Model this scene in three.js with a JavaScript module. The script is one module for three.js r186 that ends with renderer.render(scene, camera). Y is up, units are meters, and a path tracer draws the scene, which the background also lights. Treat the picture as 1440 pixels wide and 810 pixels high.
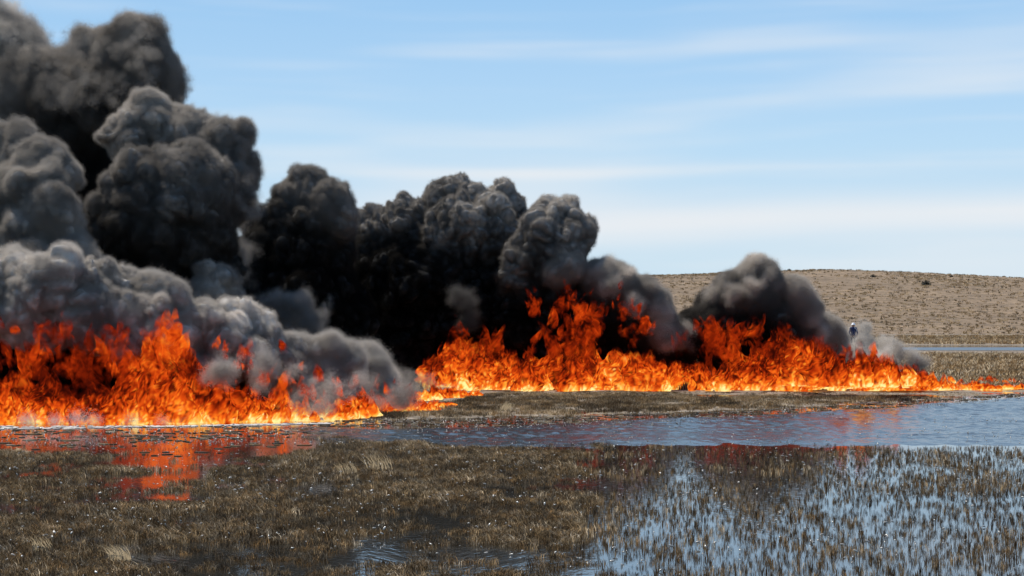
import * as THREE from 'three';
import { MarchingCubes } from 'three/addons/objects/MarchingCubes.js';
import { mergeGeometries, mergeVertices } from 'three/addons/utils/BufferGeometryUtils.js';

// ---------------------------------------------------------------- camera, sky, sun, exposure
const scene = new THREE.Scene();
const W = 1440, H = 810, FOCAL = 2687, EYE = 5, HORIZON = 440;       // the photograph's pixels; metres
const PITCH = Math.atan((HORIZON - H / 2) / FOCAL);
const camera = new THREE.PerspectiveCamera(2 * Math.atan(H / 2 / FOCAL) * 180 / Math.PI, W / H, 0.5, 9000);
camera.position.set(0, EYE, 0);
camera.lookAt(0, EYE + Math.tan(PITCH) * 100, -100);
const renderer = new THREE.WebGLRenderer();
renderer.toneMapping = THREE.LinearToneMapping;
renderer.toneMappingExposure = 1.35;
renderer.shadowMap.enabled = true;

// noise
const fract = (x) => x - Math.floor(x);
const mix = (a, b, t) => a + (b - a) * t, clamp = (x, a = 0, b = 1) => Math.min(b, Math.max(a, x));
const smooth = (a, b, x) => { const t = clamp((x - a) / (b - a)); return t * t * (3 - 2 * t); };
function hash3(x, y, z) {
  let h = Math.imul(x, 374761393) ^ Math.imul(y, 668265263) ^ Math.imul(z, 2147483647 - 69);
  h = Math.imul(h ^ (h >>> 13), 1274126177); h ^= h >>> 16;
  h = Math.imul(h, 0x85ebca6b); h ^= h >>> 13;
  return h >>> 0;
}
const h01 = (x, y, z) => hash3(x, y, z) / 4294967296;
function noise3(x, y, z) {                                            // value noise, -1 .. 1
  const X = Math.floor(x), Y = Math.floor(y), Z = Math.floor(z);
  let u = x - X, v = y - Y, w = z - Z;
  u = u * u * u * (u * (u * 6 - 15) + 10); v = v * v * v * (v * (v * 6 - 15) + 10); w = w * w * w * (w * (w * 6 - 15) + 10);
  const a = mix(mix(h01(X, Y, Z), h01(X + 1, Y, Z), u), mix(h01(X, Y + 1, Z), h01(X + 1, Y + 1, Z), u), v);
  const b = mix(mix(h01(X, Y, Z + 1), h01(X + 1, Y, Z + 1), u), mix(h01(X, Y + 1, Z + 1), h01(X + 1, Y + 1, Z + 1), u), v);
  return mix(a, b, w) * 2 - 1;
}
function fbm(x, y, z, oct = 4) { let s = 0, a = 0.5, n = 0; for (let i = 0; i < oct; i++) { s += a * noise3(x, y, z); n += a; a *= 0.5; x = x * 2.03 + 17.1; y = y * 2.03 + 5.7; z = z * 2.03 + 9.3; } return s / n; }
function worley(x, y, z) {                                            // squared distance to the nearest feature point
  const X = Math.floor(x), Y = Math.floor(y), Z = Math.floor(z);
  let best = 9;
  for (let i = -1; i <= 1; i++) for (let j = -1; j <= 1; j++) for (let k = -1; k <= 1; k++) {
    const h = hash3(X + i, Y + j, Z + k);
    const dx = X + i + (h & 1023) / 1023 - x, dy = Y + j + ((h >>> 10) & 1023) / 1023 - y, dz = Z + k + ((h >>> 20) & 1023) / 1023 - z;
    const d = dx * dx + dy * dy + dz * dz;
    if (d < best) best = d;
  }
  return best;
}
let seed = 7;
const rnd = () => { seed = (seed + 0x6d2b79f5) | 0; let t = Math.imul(seed ^ (seed >>> 15), 1 | seed); t = (t + Math.imul(t ^ (t >>> 7), 61 | t)) ^ t; return ((t ^ (t >>> 14)) >>> 0) / 4294967296; };
const gauss = () => (rnd() + rnd() + rnd() + rnd() - 2) * 1.0;

// sky: air and thin streaks of cirrus
{
  const w = 2048, h = 2048, data = new Float32Array(w * h * 4);
  const stops = [[-90, .20, .22, .23], [-.5, .42, .52, .58], [0, .45, .565, .64], [1.5, .45, .57, .655], [3, .42, .555, .665], [5, .365, .53, .68], [7, .31, .485, .675], [9.5, .25, .435, .655], [16, .25, .42, .65], [30, .135, .285, .55], [60, .065, .155, .37], [90, .05, .125, .32]];
  for (let j = 0; j < h; j++) {
    const e = ((j + 0.5) / h - 0.5) * 180;
    let k = 0; while (k < stops.length - 2 && e > stops[k + 1][0]) k++;
    const A = stops[k], B = stops[k + 1], t = clamp((e - A[0]) / (B[0] - A[0])), base = [1, 2, 3].map((c) => mix(A[c], B[c], t));
    for (let i = 0; i < w; i++) {
      const az = ((i + 0.5) / w - 0.5) * 360;                         // u: atan2(z, x); the camera looks to -90
      let c = 0;
      if (e > -1 && e < 40) {
        const x = Math.cos(az * Math.PI / 180) * 14, z = Math.sin(az * Math.PI / 180) * 14;
        const tilt = e + 0.3 * noise3(x * 0.35, 3, z * 0.35);
        const broad = fbm(x * 0.30, tilt * 0.75, z * 0.30, 4), fine = fbm(x * 0.6, tilt * 3.4 + 40, z * 0.6, 4);
        const band = Math.exp(-(((tilt - 2.85) / 0.62) ** 2)) * smooth(-0.3, 0.5, noise3(x * .22, 8, z * .22) + .02 * (az + 88)) + 0.45 * Math.exp(-(((tilt - 4.43) / 0.2) ** 2)) * smooth(-.4, .3, fine + .2);
        c = clamp(0.95 * band + 0.5 * smooth(-0.15, 0.65, broad) + 0.16 * smooth(0.0, 0.7, fine)) * smooth(40, 12, e) * smooth(-1, 1.2, e);
      }
      const o = (j * w + i) * 4, cl = [0.60, 0.63, 0.66];
      for (let q = 0; q < 3; q++) data[o + q] = mix(base[q], cl[q], 0.95 * c);
      data[o + 3] = 1;
    }
  }
  const sky = new THREE.DataTexture(data, w, h, THREE.RGBAFormat, THREE.FloatType);
  sky.mapping = THREE.EquirectangularReflectionMapping; sky.magFilter = THREE.LinearFilter; sky.needsUpdate = true;
  scene.background = sky; scene.environment = sky;
}
const sun = new THREE.DirectionalLight(new THREE.Color().setRGB(1, 0.95, 0.87), 4.8);
{
  const el = 60 * Math.PI / 180, az = -48 * Math.PI / 180;            // high, to the left and a little beyond the smoke
  sun.position.set(Math.sin(az) * Math.cos(el), Math.sin(el), -Math.cos(az) * Math.cos(el)).multiplyScalar(200).add(new THREE.Vector3(0, 0, -100));
  sun.target.position.set(0, 0, -100);
  sun.castShadow = true; sun.shadow.mapSize.set(4096, 4096);
  Object.assign(sun.shadow.camera, { left: -90, right: 90, top: 90, bottom: -90, near: 1, far: 500 });
  scene.add(sun, sun.target);
}

// ---------------------------------------------------------------- helpers
const pixelRay = (x, y) => {
  const a = (x - W / 2) / FOCAL, b = (H / 2 - y) / FOCAL, c = Math.cos(PITCH), s = Math.sin(PITCH);
  return [a, b * c + s, -(c - b * s)];
};
const at = (x, y, d) => { const r = pixelRay(x, y), k = d / -r[2]; return new THREE.Vector3(r[0] * k, EYE + r[1] * k, -d); };
const depthOf = (y) => { const r = pixelRay(720, y); return EYE * r[2] / r[1]; };            // distance of flat ground seen at that row
const metres = (d) => d / FOCAL;                                                                // size of a pixel at a distance
const pixelX = (x, d) => 720 + x / d * FOCAL, pixelY = (d) => HORIZON + EYE / d * FOCAL;
const lerpTable = (t, x) => { if (x <= t[0][0]) return t[0][1]; for (let i = 1; i < t.length; i++) if (x <= t[i][0]) return mix(t[i - 1][1], t[i][1], (x - t[i - 1][0]) / (t[i][0] - t[i - 1][0])); return t[t.length - 1][1]; };
const names = new Map();
const numbered = (n) => { const k = names.get(n) ?? 0; names.set(n, k + 1); return k ? n + '_' + String(k).padStart(3, '0') : n; };
function tag(o, label, category, group, kind) { if (label) o.userData.label = label; if (category) o.userData.category = category; if (group) o.userData.group = group; if (kind) o.userData.kind = kind; return o; }
function put(name, geometry, material, parent = scene) {
  const m = new THREE.Mesh(geometry, material); m.name = parent === scene ? numbered(name) : name; m.castShadow = m.receiveShadow = true; parent.add(m); return m;
}
function base(name, p) { const g = new THREE.Group(); g.name = numbered(name); g.position.copy(p); scene.add(g); return g; }
function noiseTexture(size, f, srgb = false) {                       // f(u, v) -> grey or [r, g, b] in 0..1, made to repeat by f
  const d = new Uint8Array(size * size * 4);
  for (let j = 0; j < size; j++) for (let i = 0; i < size; i++) { const c = f(i / size, j / size), o = (j * size + i) * 4; for (let k = 0; k < 3; k++) d[o + k] = 255 * clamp(c.length ? c[k] : c); d[o + 3] = 255; }
  const t = new THREE.DataTexture(d, size, size); t.wrapS = t.wrapT = THREE.RepeatWrapping; t.magFilter = THREE.LinearFilter; t.needsUpdate = true;
  if (srgb) t.colorSpace = THREE.SRGBColorSpace;
  return t;
}
const loopNoise = (u, v, n, o, oct) => {                             // repeats in u and v
  const a = u * 2 * Math.PI, b = v * 2 * Math.PI, k = n / (2 * Math.PI);
  return fbm(Math.cos(a) * k + o, Math.sin(a) * k + Math.cos(b) * k * 1.37, Math.sin(b) * k * 1.37 + o * 0.7, oct);
};

// ---------------------------------------------------------------- the setting
// near shore of the grassy bank, as distance along each bearing
const shore = [[-200, 90], [300, 85], [520, 82.5], [650, 83], [750, 85.5], [900, 88], [1000, 90.5], [1150, 96], [1250, 100], [1440, 113], [1700, 118]];
const nearShore = [[-200, 83], [0, 83], [380, 79], [470, 75], [700, 73], [1440, 72]];       // where the open water meets the near stubble
function groundHeight(x, d) {
  const px = pixelX(x, Math.max(d, 20)), s = lerpTable(shore, px);
  let g = -0.16 + 0.07 * fbm(x * 0.25, 1, d * 0.25, 3);
  g += 0.20 * smooth(s - 3, s + 12, d);
  g += smooth(s - 9, s + 2, d) * 0.13 * fbm(x * 0.33, 2, d * 0.5, 4);
  const pond = Math.hypot((x - 72) / 46, (d - 272) / 22);            // the far pond
  g += smooth(130, 200, d) * 0.06 - 0.9 * smooth(1.25, 0.6, pond) * smooth(200, 240, d);
  g += 2.5 * Math.exp(-(((x - 23.9) / 3.4) ** 2) - (((d - 134) / 5) ** 2));   // a low mound behind the right fire
  return g;
}
const mudMap = noiseTexture(512, (u, v) => { const n = loopNoise(u, v, 9, 3, 5), m = loopNoise(u, v, 40, 8, 3); const t = clamp(0.5 + 0.7 * n), k = 0.75 + 0.45 * m; return [k * mix(.17, .33, t), k * mix(.13, .26, t), k * mix(.09, .18, t)]; }, false);
const mudBump = noiseTexture(512, (u, v) => 0.5 + 0.5 * loopNoise(u, v, 60, 5, 3));
mudMap.repeat.set(1 / 11, 1 / 11); mudBump.repeat.set(1 / 9, 1 / 9);
const mud = new THREE.MeshStandardMaterial({ color: new THREE.Color(.9, .88, .85), map: mudMap, bumpMap: mudBump, bumpScale: 0.12, roughness: 0.95 });
{
  const xs = [], ds = [];
  for (let i = -110; i <= 110; i++) xs.push(i * 0.62 + Math.sign(i) * Math.max(0, Math.abs(i) - 70) ** 2 * 1.1);
  xs.unshift(-9000); xs.push(9000);
  for (let d = -40; d < 6000; d += d < 24 ? 8 : d < 140 ? 0.8 : d < 330 ? 2.5 : d * 0.09) ds.push(d);
  const p = [], uv = [], idx = [];
  for (const d of ds) for (const x of xs) { p.push(x, d > 700 ? 0.2 : groundHeight(x, d), -d); uv.push(x, d); }
  const n = xs.length;
  for (let j = 0; j < ds.length - 1; j++) for (let i = 0; i < n - 1; i++) { const a = j * n + i; idx.push(a, a + 1, a + n, a + 1, a + n + 1, a + n); }
  const g = new THREE.BufferGeometry().setAttribute('position', new THREE.Float32BufferAttribute(p, 3)).setAttribute('uv', new THREE.Float32BufferAttribute(uv, 2));
  g.setIndex(idx); g.computeVertexNormals();
  tag(put('ground', g, mud), 'brown marsh ground and dry field beyond the fire', null, null, 'structure');
}
// the hill of dry prairie grass
const skyline = [[-1400, 420], [0, 398], [600, 392], [880, 387.5], [1000, 384.5], [1150, 380.5], [1300, 384], [1440, 390.5], [1700, 400], [2600, 425]];
function hillHeight(x, d) {
  const px = pixelX(x, d), top = (HORIZON - lerpTable(skyline, px)) * 660 / FOCAL + EYE;
  let h = -1 + (top + 1) * (0.82 * smooth(400, 665, d) + 0.18 * smooth(430, 560, d)) - top * 0.5 * smooth(700, 1300, d);
  h += smooth(400, 520, d) * (0.9 * fbm(x * 0.018, 4, d * 0.018, 4) + 0.35 * fbm(x * 0.09, 6, d * 0.12, 3));
  return h;
}
const prairieMap = noiseTexture(1024, (u, v) => { const n = loopNoise(u, v, 7, 13, 5), m = loopNoise(u, v, 26, 28, 4), q = loopNoise(u, v, 120, 31, 2); const t = clamp(0.5 + 0.6 * n + 0.4 * m), k = 0.88 + 0.5 * q + .2 * m; return [k * mix(.25, .37, t), k * mix(.195, .295, t), k * mix(.14, .225, t)]; });
prairieMap.repeat.set(1 / 190, 1 / 75);
const prairieBump = noiseTexture(512, (u, v) => 0.5 + 0.5 * loopNoise(u, v, 70, 45, 3)); prairieBump.repeat.set(1 / 30, 1 / 30);
{
  const g = new THREE.PlaneGeometry(1, 1, 280, 150), p = g.attributes.position, uv = g.attributes.uv;
  for (let i = 0; i < p.count; i++) {
    const s = p.getX(i) * 2, x = (Math.abs(s) < 0.8 ? s * 280 : Math.sign(s) * (224 + (Math.abs(s) - 0.8) * 3800)), d = 385 + (0.5 - p.getY(i)) * (p.getY(i) > -0.25 ? 480 : 480 + (-p.getY(i) - 0.25) * 4000);
    p.setXYZ(i, x, hillHeight(x, d), -d); uv.setXY(i, x, d);
  }
  g.index.array.reverse(); g.computeVertexNormals();
  if (g.attributes.normal.getY(5000) < 0) { g.index.array.reverse(); g.computeVertexNormals(); }
  tag(put('hill', g, new THREE.MeshStandardMaterial({ color: new THREE.Color(.66, .57, .44), map: prairieMap, bumpMap: prairieBump, bumpScale: 0.6, roughness: 1 })), 'long low hill of dry brown prairie grass on the horizon', null, null, 'structure');
}
// calm water between the stubble
const rippleMap = noiseTexture(512, (u, v) => 0.5 + 0.5 * loopNoise(u, v, 44, 2, 3)); rippleMap.repeat.set(1 / 5, 1 / 12);
const calm = new THREE.MeshPhysicalMaterial({ color: new THREE.Color(.022, .02, .016), roughness: 0.06, ior: 1.65, bumpMap: rippleMap, bumpScale: 0.003 });
{
  const g = new THREE.PlaneGeometry(420, 330); g.rotateX(-Math.PI / 2); g.translate(0, 0, -145);
  const p = g.attributes.position, uv = g.attributes.uv; for (let i = 0; i < p.count; i++) uv.setXY(i, p.getX(i), -p.getZ(i));
  tag(put('marsh_water', g, calm), 'shallow still marsh water reflecting smoke and sky between the stubble', null, null, 'structure');
}
const waveMap = noiseTexture(512, (u, v) => 0.5 + 0.5 * loopNoise(u, v, 50, 17, 3)); waveMap.repeat.set(1 / 9, 1 / 6);
// open water ruffled by the wind: the waves are shape
{
  const nx = 480, nd = 230, p = [], idx = [], uv = [];
  for (let j = 0; j <= nd; j++) for (let i = 0; i <= nx; i++) {
    const x = mix(-17, 40, i / nx), d = mix(66, 118, j / nd), px = pixelX(x, d);
    const near = lerpTable(nearShore, px) + 2.2 * noise3(x * .5, 1, 5) + 1.2 * noise3(x * 1.7, 2, d * .3), far = lerpTable(shore, px) + 1 + 1.5 * noise3(x * .4, 4, 2);
    const left = smooth(330, 520, px + 30 * noise3(d, x * .2, 3));
    const on = smooth(near - 2.5, near + 1.5, d) * smooth(far + 1.5, far - 2, d) * left;
    let y = 0.55 * noise3(x * 3.3 + 3 * noise3(d * .2, 0, x * .2), d * 2.3, 1) + 0.25 * noise3(x * 5.2, d * 3.3, 7) ;
    y *= 0.085 * (0.65 + 0.5 * fbm(x * .12, 8, d * .3, 2));
    p.push(x, -0.04 + on * 0.1 + y * on, -d); uv.push(x, d);
  }
  for (let j = 0; j < nd; j++) for (let i = 0; i < nx; i++) { const a = j * (nx + 1) + i; idx.push(a, a + 1, a + nx + 1, a + 1, a + nx + 2, a + nx + 1); }
  const g = new THREE.BufferGeometry().setAttribute('position', new THREE.Float32BufferAttribute(p, 3)).setAttribute('uv', new THREE.Float32BufferAttribute(uv, 2));
  g.setIndex(idx); g.computeVertexNormals();
  const m = new THREE.MeshPhysicalMaterial({ color: new THREE.Color(.022, .022, .02), roughness: 0.17, ior: 1.75, bumpMap: waveMap, bumpScale: 0.012 });
  tag(put('open_water', g, m), 'strip of wind-rippled blue open water across the marsh', null, null, 'structure');
}

{
  const g = new THREE.CircleGeometry(1, 48); g.rotateX(-Math.PI / 2); g.scale(60, 1, 11); g.translate(76, 0.006, -266);
  const uv = g.attributes.uv, p = g.attributes.position; for (let i = 0; i < p.count; i++) uv.setXY(i, p.getX(i), -p.getZ(i));
  tag(put('far_pond', g, new THREE.MeshPhysicalMaterial({ color: new THREE.Color(.03, .03, .03), roughness: 0.3, ior: 1.6, bumpMap: waveMap, bumpScale: 0.02 })), 'thin strip of pale far water at the foot of the hill, right edge', null, null, 'structure');
}
// ---------------------------------------------------------------- grass
function tuftGeometry(blades, spread, height, width, lean, s) {       // blades with two segments, tapered, of several heights
  seed = s;
  const p = [], n = [];
  for (let b = 0; b < blades; b++) {
    const a = rnd() * 6.283, r = Math.sqrt(rnd()) * spread, x = Math.cos(a) * r, z = Math.sin(a) * r, h = height * (0.45 + 0.6 * rnd()), w = width * (0.7 + 0.6 * rnd());
    const q = rnd() * 6.283, l = lean * h * (0.2 + rnd()), la = rnd() * 6.283, wx = Math.cos(q) * w / 2, wz = Math.sin(q) * w / 2;
    const m = [x + Math.cos(la) * l * 0.3, h * 0.55, z + Math.sin(la) * l * 0.3], t = [x + Math.cos(la) * l, h * (1 - 0.25 * Math.min(1, l / h)), z + Math.sin(la) * l];
    const B0 = [x - wx, -0.05, z - wz], B1 = [x + wx, -0.05, z + wz], M0 = [m[0] - wx * .8, m[1], m[2] - wz * .8], M1 = [m[0] + wx * .8, m[1], m[2] + wz * .8];
    for (const v of [B0, B1, M1, B0, M1, M0, M0, M1, t]) { p.push(...v); n.push(-Math.sin(q) * .6, 0.8, Math.cos(q) * .6); }
  }
  return new THREE.BufferGeometry().setAttribute('position', new THREE.Float32BufferAttribute(p, 3)).setAttribute('normal', new THREE.Float32BufferAttribute(n, 3));
}
const straw = new THREE.MeshPhysicalMaterial({ color: 0xffffff, roughness: 0.75, transmission: 0.25, thickness: 0, specularIntensity: 0.08 });
const tones = [[.225, .155, .08], [.35, .25, .135], [.15, .10, .055], [.27, .225, .165], [.085, .068, .048], [.48, .38, .25], [.24, .145, .062]];
const dummy = new THREE.Object3D(), tint = new THREE.Color();
function scatter(name, label, geometry, list, s) {                    // list of [x, y, z, scale, tone, brightness]
  seed = s;
  const im = new THREE.InstancedMesh(geometry, straw, list.length);
  im.name = numbered(name); im.castShadow = im.receiveShadow = true;
  list.forEach(([x, y, z, k, t, b], i) => {
    dummy.position.set(x, y, z); dummy.rotation.set(0, rnd() * 6.283, 0); dummy.scale.set(k * (0.8 + 0.4 * rnd()), k, k); dummy.updateMatrix();
    im.setMatrixAt(i, dummy.matrix); const c = tones[t]; tint.setRGB(c[0] * b, c[1] * b, c[2] * b); im.setColorAt(i, tint);
  });
  scene.add(im); return tag(im, label, 'grass', null, 'stuff');
}
const pickTone = (n) => { const r = rnd() + n * 0.25; return r < 0.18 ? 4 : r < 0.36 ? 2 : r < 0.58 ? 0 : r < 0.74 ? 6 : r < 0.87 ? 3 : r < 0.97 ? 1 : 5; };
const mats = [], sparse = [], bank = [], field = [], dry = [];
seed = 101;
for (let i = 0; i < 250000; i++) {                                    // near stubble: thick on the left, thin on the right
  const d = 30 + 56 * Math.pow(rnd(), 0.9), x = (rnd() * 2 - 1) * (d * 0.275 + 3), px = pixelX(x, d) + 55 * noise3(x * .35, 0, d * .22), py = pixelY(d);
  if (d > lerpTable(nearShore, px) - 1.2 + 1.5 * noise3(x * .6, d, 2)) continue;
  const n1 = fbm(x * 0.55, 5, d * 0.33, 3), n2 = fbm(x * 2.2, 9, d * 1.6, 2);
  const left = smooth(900, 800, px + (py - 640) * 0.12);
  let open = 0;                                                       // clear patches
  open = Math.max(open, smooth(470, 390, px) * smooth(652, 628, py + 12 * n1));
  open = Math.max(open, 0.42 * Math.exp(-(((px - 500) / 75) ** 2) - (((py - 790) / 28) ** 2)) + 0.4 * Math.exp(-(((px - 730) / 80) ** 2) - (((py - 795) / 16) ** 2)));
  open = Math.max(open, 0.8 * smooth(712, 650, py) * smooth(130, 190, px) * smooth(350, 310, px));
  const streak = fbm(x * 0.35, 3, d * 1.1, 3);
  const density = left * (0.38 - open) + (1 - left) * (0.20 + 0.05 * smooth(1000, 1440, px));
  if (rnd() > density + (left > .5 ? 0.6 : 0.13) * n1 + (left > .5 ? 0.75 : 0.22) * n2 + 0.5 * streak * left) continue;
  const k = (0.45 + 0.65 * rnd()) * (1 + 0.35 * n1), light = clamp(1 + 0.9 * n2 + 0.7 * n1 + .4 * streak, 0.35, 2);
  (left > 0.5 && open < .5 ? mats : sparse).push([x, Math.max(-0.02, groundHeight(x, d)), -d, k, pickTone(n1), light * (left > .5 ? 0.60 : 0.44) * (0.45 + 1.9 * rnd() ** 3)]);
}
for (let i = 0; i < 17000; i++) {                                      // short broken stems in the water below the left fire
  const px = mix(-30, 520, rnd()), d = mix(66, 83.5, rnd()), x = (px - 720) * metres(d), n = fbm(x * .4, 12, d * 1.2, 3);
  if (rnd() > 0.35 + 1.1 * n) continue;
  sparse.push([x, Math.max(-0.02, groundHeight(x, d)), -d, 0.22 + 0.4 * rnd() * rnd(), pickTone(0), 0.3 + .6 * rnd() * rnd()]);
}
for (let i = 0; i < 90000; i++) {                                     // the bank before the right fire
  const d = 82 + 42 * rnd(), x = (rnd() * 2 - 1) * (d * 0.275 + 3), px = pixelX(x, d), g = groundHeight(x, d), s = lerpTable(shore, px);
  if (px < 430 || d < s - 5 || d > 119 || (px < 690 && d > lerpTable([[430, 84], [560, 96], [640, 106], [690, 118]], px))) continue;
  if (rnd() > smooth(-0.02, 0.09, g + 0.06 * noise3(x * 1.5, 3, d)) + 0.04) continue;
  bank.push([x, Math.max(-0.02, g), -d, (0.5 + 0.7 * rnd()) * mix(1, px > 1200 ? .3 : .5, smooth(110, 117, d)), pickTone(0.2 + 1.3 * fbm(x * .3, 3, d * .3, 2)), clamp(0.75 + 0.9 * noise3(x * .7, 6, d * .9), .35, 1.4) * (0.6 + 0.6 * rnd())]);
}
for (let i = 0; i < 60000; i++) {                                     // the field behind
  const d = 124 + 280 * Math.pow(rnd(), 1.5), x = mix(-0.08, 0.30, rnd()) * d, g = groundHeight(x, d);
  if (g < 0.02 || (d > 200 && d < 300 && Math.hypot((x - 72) / 46, (d - 262) / 34) < 1.25)) continue;
  field.push([x, g, -d, 1.2 + 1.4 * rnd(), pickTone(0.6 + 1.2 * fbm(x * .08, 3, d * .04, 3)), 1 + 0.4 * rnd()]);
}
for (let i = 0; i < 15000; i++) {                                     // tussocks on the hill
  const d = 405 + 275 * rnd(), x = mix(0.0, 0.31, rnd()) * d;
  if (rnd() > 0.55 + 0.9 * fbm(x * .03, 7, d * .03, 3)) continue;
  dry.push([x, hillHeight(x, d) - 0.05, -d, 1.5 + 1.5 * rnd(), [1, 0, 3, 1, 0, 1][Math.floor(rnd() * 6)], 0.66 + 0.28 * rnd()]);
}
scatter('marsh_stubble', 'dense brown matted stubble standing in the dark water, left foreground', tuftGeometry(13, 0.13, 0.23, 0.014, 1.1, 11), mats, 21);
scatter('sparse_stubble', 'thin scattered dead stems in the pale reflecting water, right foreground', tuftGeometry(5, 0.05, 0.21, 0.013, 0.5, 12), sparse, 22);
scatter('bank_grass', 'low brown grass on the bank in front of the right fire', tuftGeometry(12, 0.16, 0.24, 0.02, 0.8, 13), bank, 23);
scatter('field_grass', 'dry brown grass of the flat field behind the fire', tuftGeometry(12, 0.25, 0.24, 0.035, 0.8, 14), field, 24);
scatter('hill_grass', 'dry tussocks covering the slope of the hill', tuftGeometry(12, 0.25, 0.22, 0.06, 0.9, 15), dry, 25);
{                                                                     // glossy reed bits added for sun glints on water, and dark mats of litter
  seed = 44;
  const g = new THREE.SphereGeometry(1, 9, 6); g.scale(0.04, 0.016, 0.017);
  const list = [], low = [];
  for (let i = 0; i < 16000 && list.length < 3300; i++) { const d = 34 + 56 * Math.pow(rnd(), .8), x = (rnd() * 2 - 1) * d * 0.275; if (fbm(x * .5, 4, d * .5, 2) > -0.1) list.push([x, 0.02 + 0.16 * rnd(), -d]); }
  for (let i = 0; i < 900; i++) { const px = mix(-20, 470, rnd()), d = mix(72, 84, rnd()); list.push([(px - 720) * metres(d), 0.02, -d]); }
  for (let i = 0; i < 2600; i++) { const px = mix(500, 1440, rnd()), d = lerpTable(shore, px) + mix(-4, 7, rnd()); list.push([(px - 720) * metres(d), 0.03 + .05 * rnd(), -d]); }
  const im = new THREE.InstancedMesh(g, new THREE.MeshPhysicalMaterial({ color: new THREE.Color(.34, .30, .24), roughness: 0.3, clearcoat: 1, clearcoatRoughness: 0.22 }), list.length);
  im.name = 'glint_bits';
  list.forEach((q, i) => { dummy.position.set(...q); dummy.rotation.set((rnd() - .5) * 1.6, rnd() * 6.283, (rnd() - .5) * 0.9); const k = 0.35 + rnd() * rnd() * 1.3; dummy.scale.set(k, k, k); dummy.updateMatrix(); im.setMatrixAt(i, dummy.matrix); });
  scene.add(im); tag(im, 'small glossy bits added to give sun glints over the marsh water', 'reeds', null, 'stuff');
  const flat = new THREE.SphereGeometry(1, 10, 5), fp = flat.attributes.position;
  for (let i = 0; i < fp.count; i++) { const k = 1 + 0.35 * noise3(fp.getX(i) * 2.5, 1, fp.getZ(i) * 2.5); fp.setXYZ(i, fp.getX(i) * k, fp.getY(i) * 0.03, fp.getZ(i) * k * .6); } flat.computeVertexNormals();
  for (let i = 0; i < 550; i++) { const px = mix(-30, 480, rnd()), d = mix(66, 84.5, Math.pow(rnd(), .7)); const x = (px - 720) * metres(d); if (fbm(x * .5, 2, d * 1.4, 3) > 0.02) low.push([x, -d]); }
  for (let i = 0; i < 1500; i++) { const px = mix(430, 1440, rnd()), d = lerpTable(shore, px) + mix(-4.5, 6, rnd()); const x = (px - 720) * metres(d); if (fbm(x * .4, 2, d * 1.2, 3) > -0.05) low.push([x, -d]); }
  const lm = new THREE.InstancedMesh(flat, new THREE.MeshPhysicalMaterial({ color: 0xffffff, roughness: 0.7, specularIntensity: 0.15 }), low.length);
  lm.name = 'floating_litter';
  low.forEach(([x, z], i) => { dummy.position.set(x, 0.008, z); dummy.rotation.set(0, (rnd() - .5) * 1.2, 0); const k = 0.05 + 0.26 * rnd() * rnd(); dummy.scale.set(k * 1.4, 1, k); dummy.updateMatrix(); lm.setMatrixAt(i, dummy.matrix); const c = tones[pickTone(0)], b = .18 + .4 * rnd(); lm.setColorAt(i, tint.setRGB(c[0] * b, c[1] * b, c[2] * b)); });
  scene.add(lm); tag(lm, 'dark mats of dead reed floating in streaks on the water', 'litter', null, 'stuff');
}
// single tall pale tufts
function tallTuft(px, py, h, n, lean, dir, label) {
  seed = 300 + px;
  const d = depthOf(py), o = at(px, py, d), p = [], nn = [];
  for (let b = 0; b < n; b++) {
    const a = rnd() * 6.283, r = Math.sqrt(rnd()) * h * 0.6, hh = h * (0.55 + 0.5 * rnd()), w = 0.007 + 0.006 * rnd(), l = lean * (0.1 + 1.2 * rnd()) * hh, q = dir + (rnd() - 0.5) * 1.4;
    const pts = [0, 0.35, 0.7, 1].map((t) => [Math.cos(a) * r + Math.cos(q) * l * t * t, hh * t * (1 - 0.25 * lean * t), Math.sin(a) * r + Math.sin(q) * l * t * t, w * (1 - 0.85 * t)]);
    for (let k = 0; k < 3; k++) { const A = pts[k], B = pts[k + 1]; for (const v of [[A, -1], [A, 1], [B, 1], [A, -1], [B, 1], [B, -1]]) { p.push(v[0][0] + v[1] * v[0][3], v[0][1], v[0][2]); nn.push(0.1, 0.9, 0.4); } }
  }
  const g = new THREE.BufferGeometry().setAttribute('position', new THREE.Float32BufferAttribute(p, 3)).setAttribute('normal', new THREE.Float32BufferAttribute(nn, 3));
  const m = put('grass_tuft', g, paleStraw); m.position.set(o.x, 0, o.z);
  tag(m, label, 'grass tuft');
}
const paleStraw = new THREE.MeshPhysicalMaterial({ color: new THREE.Color(.31, .24, .145), roughness: 0.8, transmission: 0.15, thickness: 0, specularIntensity: .1 });
tallTuft(170, 787, 0.42, 60, 1.0, Math.PI, 'pale straw tuft bent to the left, lowest in the left foreground');
tallTuft(60, 775, 0.40, 34, 0.6, Math.PI * .8, 'thin pale tuft of dry blades by the left edge');
tallTuft(535, 662, 0.75, 40, 0.7, Math.PI, 'tall loose tuft of pale leaning stems at the near edge of the open water');
tallTuft(490, 668, 0.55, 30, 0.7, Math.PI * .9, 'smaller pale tuft just left of the tall leaning stems');
tallTuft(712, 578, 0.55, 70, 0.5, 0, 'pale rounded tuft on the bank below the tip of the left fire');

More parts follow.
